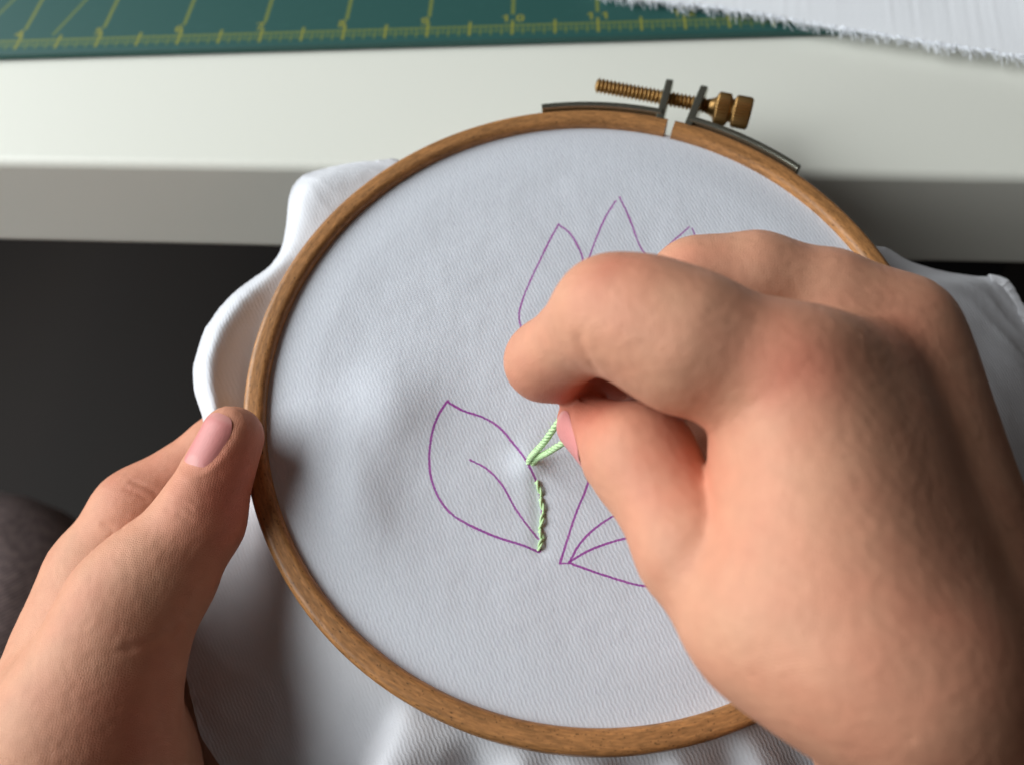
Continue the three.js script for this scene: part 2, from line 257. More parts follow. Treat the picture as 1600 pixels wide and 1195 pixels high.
// ---------------------------------------------------------------- embroidery hoop
{
  const hoop = hoopGroup('embroidery_hoop');
  tag(hoop, 'round beech embroidery hoop with brass tightening screw, held over the desk edge', 'embroidery hoop');
  const woodTex = dataTex(2048, 128, (u, v) => {
    const x = u * 2 * Math.PI, cx = Math.cos(x) * 3.5, cy = Math.sin(x) * 3.5, vv = v * 2;
    const long = fbm(cx * 1.3, cy * 1.3, vv * 9, 3), fine = fbm(cx * 9, cy * 9, vv * 34, 3), fleck = noise.noise(cx * 34, cy * 34, vv * 60), pore = fleck > 0.42 ? (fleck - 0.42) * 1.2 : 0;
    const k = 1 + 0.22 * long + 0.34 * fine - 1.3 * pore;
    return [0.64 * k, 0.45 * k, 0.275 * k];
  }, true);
  const woodBump = dataTex(2048, 64, (u, v) => { const x = u * 2 * Math.PI; return 0.5 + 0.5 * fbm(Math.cos(x) * 60, Math.sin(x) * 60, v * 60, 3); });
  const wood = phy(0xffffff, 0.42, { map: woodTex, bumpMap: woodBump, bumpScale: 0.00007, specularIntensity: 0.7 });
  const gap = local(1048, 192), ga = Math.atan2(gap.y, gap.x), gw = 0.0125;
  // ring profile: rounded rectangle
  const prof = (rin, rout, z0, z1, r) => { const q = []; for (const [cx, cy, s] of [[rout - r, z1 - r, 0], [rin + r, z1 - r, 1], [rin + r, z0 + r, 2], [rout - r, z0 + r, 3]]) for (let k = 0; k <= 6; k++) { const a = (s + k / 6) * Math.PI / 2; q.push([cx + r * Math.cos(a), cy + r * Math.sin(a)]); } q.push(q[0]); return q; };
  function ring(rin, rout, z0, z1, r, a0, a1, n) {
    const q = prof(rin, rout, z0, z1, r), m = q.length - 1, cum = [0]; for (let k = 1; k <= m; k++) cum.push(cum[k - 1] + Math.hypot(q[k][0] - q[k - 1][0], q[k][1] - q[k - 1][1]));
    const g = grid(n, m, (u, v) => { const a = lerp(a0, a1, u), k = Math.round(v * m), [rr, z] = q[k]; return [rr * Math.cos(a), rr * Math.sin(a), z, (a - a0) / (2 * Math.PI), cum[k] / cum[m]]; });
    const caps = [a0, a1].map((a) => { const s = new THREE.Shape(q.slice(0, -1).map(([x, y]) => new THREE.Vector2(x, y))), c = new THREE.ShapeGeometry(s); c.rotateX(Math.PI / 2); c.rotateZ(a); const t = c.attributes.uv; for (let k = 0; k < t.count; k++) t.setXY(k, t.getX(k) * 3, t.getY(k) * 20); return c; });
    return mergeGeometries([g, ...caps]);
  }
  mesh('outer_ring', ring(RIN, ROUT, -0.009, 0, 0.0016, ga + gw, ga - gw + 2 * Math.PI, 360), wood, hoop);
  mesh('inner_ring', ring(RIN - 0.0052, RIN - 0.0006, -0.0098, FZ - 0.0008, 0.001, 0, 2 * Math.PI, 240), wood, hoop);
  // metal
  const scr = dataTex(256, 256, (u, v) => 0.5 + 0.5 * fbm(u * 50, v * 50, 2, 3));
  const steel = std(rgb(0.40, 0.40, 0.33), 0.45, { metalness: 0.9, roughnessMap: scr, bumpMap: scr, bumpScale: 0.00003 });
  const brass = std(rgb(0.46, 0.27, 0.10), 0.42, { metalness: 1, bumpMap: scr, bumpScale: 0.00003 });
  const A = (px, py, h = -0.003) => { const q = local(px, py, h); return Math.atan2(q.y, q.x); };
  const aL0 = A(845, 170), aL1 = A(1036, 172), aR0 = A(1090, 190), aR1 = A(1254, 264);
  const strip = (a0, a1) => ring(ROUT + 0.0001, ROUT + 0.0019, -0.0082, 0.0005, 0.0007, a0, a1, 60);
  const tangent = (a) => V(-Math.sin(a), Math.cos(a), 0), radial = (a) => V(Math.cos(a), Math.sin(a), 0);
  const scTip = local(931, 133, -0.0035), scEnd = local(1166, 177, -0.0035), axis = scEnd.clone().sub(scTip).normalize(), LEN = scEnd.distanceTo(scTip);
  const along = (px, py) => local(px, py, -0.0035).sub(scTip).dot(axis);
  function bracket(a0, a1, aLug, sLug) {
    const b = mesh('bracket', strip(Math.min(a0, a1), Math.max(a0, a1)), steel, hoop);
    // the lug: a plate with a rounded end standing out from the ring, the screw passes through it
    const c = scTip.clone().addScaledVector(axis, sLug), base = radial(aLug).multiplyScalar(ROUT), dir = c.clone().sub(base); dir.z = 0; const len = dir.length() + 0.0046; dir.normalize();
    const s = new THREE.Shape(), w = 0.0037; s.moveTo(-w, -0.0008); s.lineTo(w, -0.0008); s.lineTo(w, len - w * 0.7); s.quadraticCurveTo(w, len, 0, len); s.quadraticCurveTo(-w, len, -w, len - w * 0.7); s.closePath();
    const g = new THREE.ExtrudeGeometry(s, { depth: 0.0014, bevelEnabled: true, bevelSize: 0.0003, bevelThickness: 0.0003, bevelSegments: 2, curveSegments: 10 }); g.translate(0, 0, -0.0007);
    const t = V(0, 0, 1), m = new THREE.Matrix4().makeBasis(t.clone(), dir, t.clone().cross(dir)); m.setPosition(base.x, base.y, -0.0039); g.applyMatrix4(m);
    mesh('lug', g, steel, b);
    return b;
  }
  bracket(aL1, aL0, aL1, along(1041, 152));
  bracket(aR1, aR0 + 0.02, aR0 + 0.02, along(1092, 162));
  // screw: lathe profile along the axis, thread ridges as rings
  const place = (g) => { g.rotateX(Math.PI / 2); const m = new THREE.Matrix4().lookAt(V(0, 0, 0), axis.clone().negate(), V(0, 0, 1)); m.setPosition(scTip); g.applyMatrix4(m); return g; };
  const sEnd = along(1108, 168), pts = [new THREE.Vector2(0.0001, 0), new THREE.Vector2(0.0011, 0)];
  const pitchS = 0.00105; for (let s = 0.0002; s < sEnd; s += pitchS) { pts.push(new THREE.Vector2(0.00135, s), new THREE.Vector2(0.002, s + pitchS * 0.44), new THREE.Vector2(0.002, s + pitchS * 0.56), new THREE.Vector2(0.00135, s + pitchS)); }
  pts.push(new THREE.Vector2(0.0001, sEnd));
  const lat = new THREE.LatheGeometry(pts, 28);
  mesh('screw', place(lat), brass, hoop);
  // knurled thumb nut with a waist
  const kp = [[0.0001, 0], [0.0017, 0], [0.0021, 0.0012], [0.0026, 0.0022], [0.0036, 0.0026], [0.0039, 0.003], [0.0039, 0.0058], [0.0036, 0.0062], [0.0030, 0.0064], [0.0030, 0.0070], [0.0036, 0.0072], [0.0039, 0.0076], [0.0039, 0.0112], [0.0036, 0.0117], [0.0014, 0.0117], [0.0012, 0.0112], [0.0001, 0.0112]];
  const kg = grid(240, kp.length - 1, (u, v) => { const [r0, y] = kp[Math.round(v * (kp.length - 1))], a = u * 2 * Math.PI, r = r0 > 0.0037 ? r0 + 0.00022 * (Math.abs(((a * 30 / Math.PI) % 2) - 1) - 0.5) * 2 : r0; return [r * Math.cos(a), y, r * Math.sin(a), u * 2, v]; });
  kg.translate(0, along(1103, 165), 0);
  mesh('thumb_nut', place(kg.toNonIndexed() && kg), brass, hoop);
}

// ---------------------------------------------------------------- green thread: stitches and the two strands in the fingers
function rope(pts, r, plies, pitchR, radialSeg = 8) {       // twisted plies along a smooth path
  const cv = new THREE.CatmullRomCurve3(pts), L = cv.getLength(), n = Math.max(16, Math.ceil(L / 0.00035)), fr = cv.computeFrenetFrames(n, false), gs = [];
  for (let k = 0; k < plies; k++) {
    const q = []; for (let i = 0; i <= n; i++) { const p = cv.getPointAt(i / n), a = 2 * Math.PI * (k / plies + L * i / n / pitchR); q.push(p.addScaledVector(fr.normals[i], r * 0.52 * Math.cos(a)).addScaledVector(fr.binormals[i], r * 0.52 * Math.sin(a))); }
    gs.push(new THREE.TubeGeometry(new THREE.CatmullRomCurve3(q), n, r * 0.56, radialSeg));
  }
  return mergeGeometries(gs);
}
const threadMat = phy(rgb(0.50, 0.70, 0.37), 0.65, { sheen: 0.4, sheenColor: rgb(0.7, 0.9, 0.6), sheenRoughness: 0.5 });
{
  const t = group('embroidery_thread'); t.position.copy(onHoop(845, 857, FZ));
  tag(t, 'pale green embroidery thread: short stitched row and doubled end held in the fingers', 'thread');
  const rel = (p) => p.sub(t.position);
  const L = (px, py, up) => { const q = local(px, py, FZ); return rel(V(q.x, q.y, clothZ(q.x, q.y) + up).applyMatrix4(HM)); };
  for (const [x0, y0, x1, y1] of [[838, 751, 846, 774], [844.5, 777, 849.5, 800], [849, 801, 844.5, 825], [843.5, 827, 848, 842], [848, 842, 841.5, 858]])
    mesh('stitch', rope([L(x0, y0, -0.0006), L(lerp(x0, x1, 0.15), lerp(y0, y1, 0.15), 0.0004), L(lerp(x0, x1, 0.5), lerp(y0, y1, 0.5), 0.00075), L(lerp(x0, x1, 0.85), lerp(y0, y1, 0.85), 0.0004), L(x1, y1, -0.0006)], 0.00050, 2, 0.0046, 10), threadMat, t);
  const s1 = [L(825, 727, -0.0008), L(828, 722, 0.0008), rel(at(852, 688, 0.176)), rel(at(880, 650, 0.170)), rel(at(900, 632, 0.168))];
  const s2 = [L(830, 728, -0.0008), L(836, 723, 0.0008), rel(at(862, 703, 0.176)), rel(at(895, 682, 0.171)), rel(at(925, 662, 0.168))];
  const fuzz = (pts) => { const cv = new THREE.CatmullRomCurve3(pts), gs = []; for (let i = 0; i < 110; i++) { const p = cv.getPointAt(0.04 + 0.9 * rnd()), d = V(rnd() - 0.5, rnd() - 0.5, rnd() - 0.5).normalize(), e = V(rnd() - 0.5, rnd() - 0.5, rnd() - 0.5).normalize(); gs.push(new THREE.TubeGeometry(new THREE.CatmullRomCurve3([p.clone().addScaledVector(d, 0.0005), p.clone().addScaledVector(d, 0.0009).addScaledVector(e, 0.0003), p.clone().addScaledVector(d, 0.0011).addScaledVector(e, 0.0008)]), 4, 0.000022, 3)); } return mergeGeometries(gs); };
  tag(mesh('loose_fibre', mergeGeometries([fuzz(s1), fuzz(s2)]), threadMat, t), null, null, null, 'stuff');
  mesh('strand', rope(s1, 0.00066, 3, 0.0036, 8), threadMat, t);
  mesh('strand', rope(s2, 0.00066, 3, 0.0036, 8), threadMat, t);
}

// ---------------------------------------------------------------- white cloth with a frayed edge on the mat
{
  const o = group('folded_cloth'); const y0 = 0.0045, base = onLevel(1400, 58, y0); o.position.copy(base);
  tag(o, 'bright white cloth with a frayed edge lying across the green mat', 'cloth');
  const ed = [[880, -30], [960, -4], [1030, 5], [1100, 13], [1180, 25], [1280, 43], [1360, 55], [1420, 66], [1480, 75], [1540, 84], [1620, 98], [1720, 120]].map(([x, y]) => onLevel(x, y, y0));
  const cv = new THREE.CatmullRomCurve3(ed), far = V(0.06, 0, -1).normalize();
  const hgt = (x, z, v) => 0.0004 + 0.008 * smooth(v, 0, 0.35) * (0.6 + 0.7 * fbm(x * 16 + z * 5, z * 7, 1.5, 2) + 0.3 * Math.sin(x * 42 + z * 12 + 1.2)) + 0.003 * smooth(v, 0, 0.5) * (1 + fbm(x * 26, z * 26, 6, 2)) + 0.02 * smooth(v, 0.2, 1);
  const pt = (u, v) => { const p = cv.getPointAt(u), j = 0.0012 * noise.noise(u * 90, 3, 1) * (1 - v); p.addScaledVector(far, v * 0.16 + j); p.y += hgt(p.x, p.z, v); return p.sub(base); };
  mesh('cloth_sheet', grid(200, 90, (u, v) => { const p = pt(u, v); return [p.x, p.y, p.z, p.x / 0.2, p.z / 0.2]; }), clothMat(0.2, { color: rgb(0.93, 0.94, 0.97) }), o);
  const fr = []; for (let i = 0; i < 620; i++) { const u = 0.02 + 0.96 * rnd(), p = pt(u, 0.01), l = 0.0015 + 0.006 * rnd() * rnd(), d = V(0.35 + 0.5 * (rnd() - 0.5), 0, 1).normalize(); const q = [p, p.clone().addScaledVector(d, l * 0.5).add(V((rnd() - 0.5) * 0.001, 0.0006 * rnd(), 0)), p.clone().addScaledVector(d, l).add(V((rnd() - 0.5) * 0.002, -0.0008, 0))]; fr.push(new THREE.TubeGeometry(new THREE.CatmullRomCurve3(q), 4, 0.00006 + 0.00005 * rnd(), 4)); }
  tag(mesh('frayed_edge', mergeGeometries(fr), std(rgb(0.8, 0.82, 0.86), 0.9), o), null, null, null, 'stuff');
}

// ---------------------------------------------------------------- the sitter's lap, far below the left hand
{
  const c0 = at(-60, 1015, 0.43), c1 = at(-420, 1900, 0.36), ax = c1.clone().sub(c0), L = ax.length(), r = 0.078;
  const y = ax.clone().normalize(), x = V(0, 0, 1).cross(y).normalize(), z = x.clone().cross(y);
  const g = grid(120, 120, (u, v) => {
    const s = lerp(-r, L, v), a = u * 2 * Math.PI, rr = s < 0 ? Math.sqrt(Math.max(0, r * r - s * s)) : r * (1 + 0.1 * s / L);
    const dir = x.clone().multiplyScalar(Math.cos(a)).addScaledVector(z, Math.sin(a)), p = c0.clone().addScaledVector(y, s).addScaledVector(dir, rr);
    const n = 0.006 * fbm(p.x * 14, p.y * 14, p.z * 14, 3); p.addScaledVector(dir, n); p.sub(c0); return [p.x, p.y, p.z, u * 4, v * 3];
  }, true);
  const t = dataTex(256, 256, (u, v) => { const k = 0.8 + 0.2 * Math.sin(u * 256 * 1.2 + v * 256 * 1.2) + 0.25 * fbm(u * 30, v * 30, 4, 2); return [0.86 * k, 0.76 * k, 0.75 * k]; }, true);
  const o = mesh('trousers', g, std(0xffffff, 0.95, { map: t })); o.position.copy(c0);
  tag(o, 'dim grey-brown trouser leg of the sitter below the left hand', 'trousers');
}

// ---------------------------------------------------------------- hands: a distance field of tapered bones, meshed as one surface
const smin = (a, b, k) => { const h = Math.max(k - Math.abs(a - b), 0) / k; return Math.min(a, b) - h * h * k * 0.25; };
class Bone {
  constructor(a, b, ra, rb) { this.a = a; this.b = b; this.ra = ra; this.rb = rb; this.ba = b.clone().sub(a); this.l2 = this.ba.lengthSq(); this.rr = ra - rb; this.a2 = this.l2 - this.rr * this.rr; this.il2 = 1 / this.l2; }
  d(x, y, z) {                                       // round cone
    const px = x - this.a.x, py = y - this.a.y, pz = z - this.a.z, yy = px * this.ba.x + py * this.ba.y + pz * this.ba.z, zz = yy - this.l2;
    const ex = px * this.l2 - this.ba.x * yy, ey = py * this.l2 - this.ba.y * yy, ez = pz * this.l2 - this.ba.z * yy, x2 = ex * ex + ey * ey + ez * ez, y2 = yy * yy * this.l2, z2 = zz * zz * this.l2;
    const k = Math.sign(this.rr) * this.rr * this.rr * x2;
    if (Math.sign(zz) * this.a2 * z2 > k) return Math.sqrt(x2 + z2) * this.il2 - this.rb;
    if (Math.sign(yy) * this.a2 * y2 < k) return Math.sqrt(x2 + y2) * this.il2 - this.ra;
    return (Math.sqrt(x2 * this.a2 * this.il2) + yy * this.rr) * this.il2 - this.ra;
  }
}
const J = (px, py, d, rpx) => ({ p: at(px, py, d), r: rpx * d / FOC });             // a joint seen at px, py, that far off
const JH = (px, py, h, r) => ({ p: onHoop(px, py, h), r });                         // a joint that far over the hoop's rim
const chain = (...j) => j.slice(1).map((q, i) => new Bone(j[i].p, q.p, j[i].r, q.r));
function makeField({ palm, fingers, bumps = [], creases = [], nails = [], kPalm = 0.012, kFinger = 0.004, kRoot = 0.009, kTouch = 0.0014 }) {
  const segD = (x, y, z, a, b) => { const dx = b.x - a.x, dy = b.y - a.y, dz = b.z - a.z, t = clamp(((x - a.x) * dx + (y - a.y) * dy + (z - a.z) * dz) / (dx * dx + dy * dy + dz * dz)); return Math.hypot(x - a.x - t * dx, y - a.y - t * dy, z - a.z - t * dz); };
  const base = (x, y, z) => {
    let p = 1e9; for (const b of palm) p = smin(p, b.d(x, y, z), kPalm);
    let f = p;
    for (const c of fingers) { let d = 1e9; for (const b of c) d = smin(d, b.d(x, y, z), kFinger); f = smin(f, smin(d, p, c.web ? lerp(0.0012, 0.016, smooth(Math.hypot(x - c.web.x, y - c.web.y, z - c.web.z), 0.010, 0.030)) : kRoot), kTouch); }
    return f;
  };
  const full = (x, y, z) => {
    let f = base(x, y, z);
    if (Math.abs(f) > 0.006) return f;
    for (const [c, a, w] of bumps) { const q = (x - c.x) ** 2 + (y - c.y) ** 2 + (z - c.z) ** 2; f -= a * Math.exp(-q / (w * w)); }
    for (const { pts, depth, w } of creases) { let d = 1e9; for (let i = 1; i < pts.length; i++) d = Math.min(d, segD(x, y, z, pts[i - 1], pts[i])); f += depth * Math.exp(-(d * d) / (w * w)) - 0.18 * depth * Math.exp(-((d - 2.2 * w) ** 2) / (w * w * 1.4)); }
    for (const n of nails) { const dx = x - n.c.x, dy = y - n.c.y, dz = z - n.c.z, h = dx * n.n.x + dy * n.n.y + dz * n.n.z; if (h < -0.006) continue; const a = (dx * n.t.x + dy * n.t.y + dz * n.t.z) / n.la, b = (dx * n.s.x + dy * n.s.y + dz * n.s.z) / n.lb, q = Math.pow(Math.abs(a) ** 3 + Math.abs(b) ** 3, 1 / 3); if (q < 1.7) f += 0.00016 * (1 - smooth(q, 0.92, 1.2)) - 0.00016 * Math.exp(-(((q - 1.28) / 0.14) ** 2)); }
    f -= 0.00014 * fbm(x * 70, y * 70, z * 70, 2) + 0.00006 * noise.noise(x * 700, y * 700, z * 700);
    return f;
  };
  return { base, full };
}
function surfaceNet(field, lo, hi, cell) {
  const n = [0, 1, 2].map((k) => Math.ceil((hi[k] - lo[k]) / cell / 8) * 8 + 1), [nx, ny, nz] = n, vals = new Float32Array(nx * ny * nz), I = (i, j, k) => (k * ny + j) * nx + i;
  const half = cell * 8 * 0.5 * 1.75 + 0.001;
  for (let k = 0; k < nz - 1; k += 8) for (let j = 0; j < ny - 1; j += 8) for (let i = 0; i < nx - 1; i += 8) {
    const d = field.base(lo[0] + (i + 4) * cell, lo[1] + (j + 4) * cell, lo[2] + (k + 4) * cell), far = Math.abs(d) > half + 0.0015;
    for (let c = k; c <= k + 8; c++) for (let b = j; b <= j + 8; b++) for (let a = i; a <= i + 8; a++) { const q = I(a, b, c); if (far) { if (vals[q] === 0) vals[q] = d; } else if (vals[q] === 0 || Math.abs(vals[q]) > 0.0045) vals[q] = field.full(lo[0] + a * cell, lo[1] + b * cell, lo[2] + c * cell) || 1e-9; }
  }
  // closed at the borders of the grid
  for (let k = 0; k < nz; k++) for (let j = 0; j < ny; j++) for (let i = 0; i < nx; i++) if (!i || !j || !k || i === nx - 1 || j === ny - 1 || k === nz - 1) vals[I(i, j, k)] = Math.max(vals[I(i, j, k)], cell * 0.5);
  const id = new Int32Array(nx * ny * nz).fill(-1), pos = [], idx = [], E = [[0, 1], [0, 2], [0, 4], [1, 3], [1, 5], [2, 3], [2, 6], [3, 7], [4, 5], [4, 6], [5, 7], [6, 7]];
  for (let k = 0; k < nz - 1; k++) for (let j = 0; j < ny - 1; j++) for (let i = 0; i < nx - 1; i++) {
    let m = 0; const v = []; for (let c = 0; c < 8; c++) { const q = vals[I(i + (c & 1), j + (c >> 1 & 1), k + (c >> 2))]; v.push(q); if (q < 0) m |= 1 << c; }
    if (m === 0 || m === 255) continue;
    let x = 0, y = 0, z = 0, t = 0; for (const [a, b] of E) { if ((v[a] < 0) === (v[b] < 0)) continue; const f = v[a] / (v[a] - v[b]); x += lerp(a & 1, b & 1, f); y += lerp(a >> 1 & 1, b >> 1 & 1, f); z += lerp(a >> 2, b >> 2, f); t++; }
    id[I(i, j, k)] = pos.length / 3; pos.push(lo[0] + (i + x / t) * cell, lo[1] + (j + y / t) * cell, lo[2] + (k + z / t) * cell);
  }
  const quad = (a, b, c, d, flip) => { if (a < 0 || b < 0 || c < 0 || d < 0) return; if (flip) idx.push(a, c, b, a, d, c); else idx.push(a, b, c, a, c, d); };
  for (let k = 1; k < nz - 1; k++) for (let j = 1; j < ny - 1; j++) for (let i = 1; i < nx - 1; i++) {
    const s = vals[I(i, j, k)] < 0;
    if (s !== vals[I(i + 1, j, k)] < 0) quad(id[I(i, j - 1, k - 1)], id[I(i, j, k - 1)], id[I(i, j, k)], id[I(i, j - 1, k)], !s);
    if (s !== vals[I(i, j + 1, k)] < 0) quad(id[I(i - 1, j, k - 1)], id[I(i - 1, j, k)], id[I(i, j, k)], id[I(i, j, k - 1)], !s);
    if (s !== vals[I(i, j, k + 1)] < 0) quad(id[I(i - 1, j - 1, k)], id[I(i, j - 1, k)], id[I(i, j, k)], id[I(i - 1, j, k)], !s);
  }
  return { pos, idx };
}
const skinRelief = (() => {                             // fine net of skin lines, tiled
  const n = 26, pts = []; for (let j = 0; j < n; j++) for (let i = 0; i < n; i++) pts.push([(i + 0.15 + 0.7 * rnd()) / n, (j + 0.15 + 0.7 * rnd()) / n]);
  return dataTex(384, 384, (u, v) => {
    const ci = Math.floor(u * n), cj = Math.floor(v * n); let d1 = 9, d2 = 9;
    for (let b = -2; b <= 2; b++) for (let a = -2; a <= 2; a++) { const p = pts[((cj + b + n) % n) * n + (ci + a + n) % n]; let dx = Math.abs(p[0] - u), dy = Math.abs(p[1] - v); dx = Math.min(dx, 1 - dx) * n; dy = Math.min(dy, 1 - dy) * n; const d = dx * dx + dy * dy * 1.7; if (d < d1) { d2 = d1; d1 = d; } else if (d < d2) d2 = d; }
    return 0.25 + 0.75 * smooth(Math.sqrt(d2) - Math.sqrt(d1), 0, 0.4);
  });
})();
// u runs from the cuticle to the free edge: pale half-moon, pink plate, pale rim
const nailTex = dataTex(128, 128, (u, v) => {
  const m = 1 - smooth(Math.hypot((u - 0.02) * 1.5, (v - 0.5) * 1.1), 0.24, 0.36), e = smooth(u + 0.10 * (2 * v - 1) ** 2 * -1, 0.86, 0.93), k = 1 + 0.05 * fbm(u * 8, v * 30, 3, 2);
  const mix = (a, b, t) => a.map((q, i) => lerp(q, b[i], t)); return mix(mix([0.80, 0.51, 0.49], [0.87, 0.69, 0.65], 0.3 * m), [0.88, 0.78, 0.72], 0.22 * e).map((q) => q * k);
}, true);
const nailRidge = dataTex(128, 128, (u, v) => 0.5 + 0.5 * fbm(u * 2, v * 34, 6, 2));
function handMesh(name, spec, lo, hi, cell, origin) {
  const field = makeField(spec), { pos, idx } = surfaceNet(field, lo, hi, cell), nv = pos.length / 3, nor = new Float32Array(nv * 3), col = new Float32Array(nv * 3), h = 0.0003;
  const tone = [0.62, 0.322, 0.20];
  for (let i = 0; i < nv; i++) {
    const [x, y, z] = [pos[3 * i], pos[3 * i + 1], pos[3 * i + 2]];
    const gx = field.full(x + h, y, z) - field.full(x - h, y, z), gy = field.full(x, y + h, z) - field.full(x, y - h, z), gz = field.full(x, y, z + h) - field.full(x, y, z - h), l = Math.hypot(gx, gy, gz) || 1;
    nor.set([gx / l, gy / l, gz / l], 3 * i);
    let red = 0.28 + 0.30 * fbm(x * 60, y * 60, z * 60, 3) + 0.25 * fbm(x * 190, y * 190, z * 190, 2);                       // blotches of the skin itself
    for (const [c, a, w] of spec.red) red += a * Math.exp(-((x - c.x) ** 2 + (y - c.y) ** 2 + (z - c.z) ** 2) / (w * w));
    const fine = 1 + 0.05 * noise.noise(x * 420, y * 420, z * 420) + 0.05 * noise.noise(x * 150, y * 150, z * 150);
    red = clamp(red, -0.2, 1.3);
    col.set([tone[0] * fine * (1 - 0.04 * red), tone[1] * fine * (1 - 0.30 * red), tone[2] * fine * (1 - 0.30 * red)], 3 * i);
  }
  const g = new THREE.BufferGeometry();
  for (let i = 0; i < nv; i++) { pos[3 * i] -= origin.x; pos[3 * i + 1] -= origin.y; pos[3 * i + 2] -= origin.z; }
  
  // uv in metres, each face looked up across the axis it faces most
  { const P = [], N = [], C = [], T = [], X = [], made = new Map(), S = 0.012;
    for (let k = 0; k < idx.length; k += 3) {
      const m = [0, 1, 2].map((c) => Math.abs(nor[3 * idx[k] + c] + nor[3 * idx[k + 1] + c] + nor[3 * idx[k + 2] + c])), ax = m[0] > m[1] && m[0] > m[2] ? 0 : m[1] > m[2] ? 1 : 2, a = (ax + 1) % 3, b = (ax + 2) % 3;
      for (let j = 0; j < 3; j++) { const v = idx[k + j], key = v * 3 + ax; let at = made.get(key); if (at === undefined) { at = P.length / 3; made.set(key, at); for (let c = 0; c < 3; c++) { P.push(pos[3 * v + c]); N.push(nor[3 * v + c]); C.push(col[3 * v + c]); } T.push(pos[3 * v + a] / S, pos[3 * v + b] / S); } X.push(at); }
    }
    for (const [n, q, w] of [['position', P, 3], ['normal', N, 3], ['color', C, 3], ['uv', T, 2]]) g.setAttribute(n, new THREE.Float32BufferAttribute(q, w)); g.setIndex(X); }
  const skin = phy(0xffffff, 0.52, { vertexColors: true, bumpMap: skinRelief, bumpScale: 0.00006, specularIntensity: 0.55, sheen: 0.3, sheenColor: rgb(0.9, 0.45, 0.3), sheenRoughness: 0.5 });
  const m = mesh(name, g, skin); m.position.copy(origin);
  // nails: a curved plate laid into its bed
  const nailMat = phy(0xffffff, 0.46, { map: nailTex, bumpMap: nailRidge, bumpScale: 0.00004, specularIntensity: 0.7 });
  for (const n of spec.nails) {
    const N = 24, ng = grid(N, N, (u, v) => {
      let a = (u * 2 - 1), b = (v * 2 - 1); const q = Math.max(Math.abs(a), Math.abs(b)), pw = Math.pow(Math.abs(a) ** 3 + Math.abs(b) ** 3, 1 / 3) || 1; a *= q / pw; b *= q / pw;
      const o = n.c.clone().addScaledVector(n.t, a * n.la).addScaledVector(n.s, b * n.lb).addScaledVector(n.n, 0.01); let t = 0;
      for (let k = 0; k < 40; k++) { const d = field.base(o.x, o.y, o.z); o.addScaledVector(n.n, -d * 0.9); if (d < 1e-5) break; }
      const rim = Math.max(Math.abs(a), Math.abs(b)); o.addScaledVector(n.n, 0.00014 * (1 - rim ** 6) - 0.00020 * rim ** 8); o.sub(origin); return [o.x, o.y, o.z];
    });
    mesh('thumb_nail', ng, nailMat, m);
  }
  return m;
}
const nailAt = (joint, toward, along, la, lb, field) => { const n = toward.clone().normalize(), t = along.clone().addScaledVector(n, -along.dot(n)).normalize(), s = n.clone().cross(t); const o = joint.clone().addScaledVector(n, 0.03); for (let k = 0; k < 60; k++) { const d = field.base(o.x, o.y, o.z); o.addScaledVector(n, -d * 0.9); } return { c: o, n, t, s, la, lb }; };
const vdir = (r, u, f) => R.clone().multiplyScalar(r).addScaledVector(U, u).addScaledVector(F, f);
const onSkin = (f, px, py) => { const d = ray(px, py), p = EYE.clone().addScaledVector(d, 0.09); for (let k = 0; k < 200; k++) { const q = f.base(p.x, p.y, p.z); if (q < 2e-5) break; p.addScaledVector(d, q * 0.6 / d.length()); } return p; };
const CELL = globalThis.__cell || 0.0007;

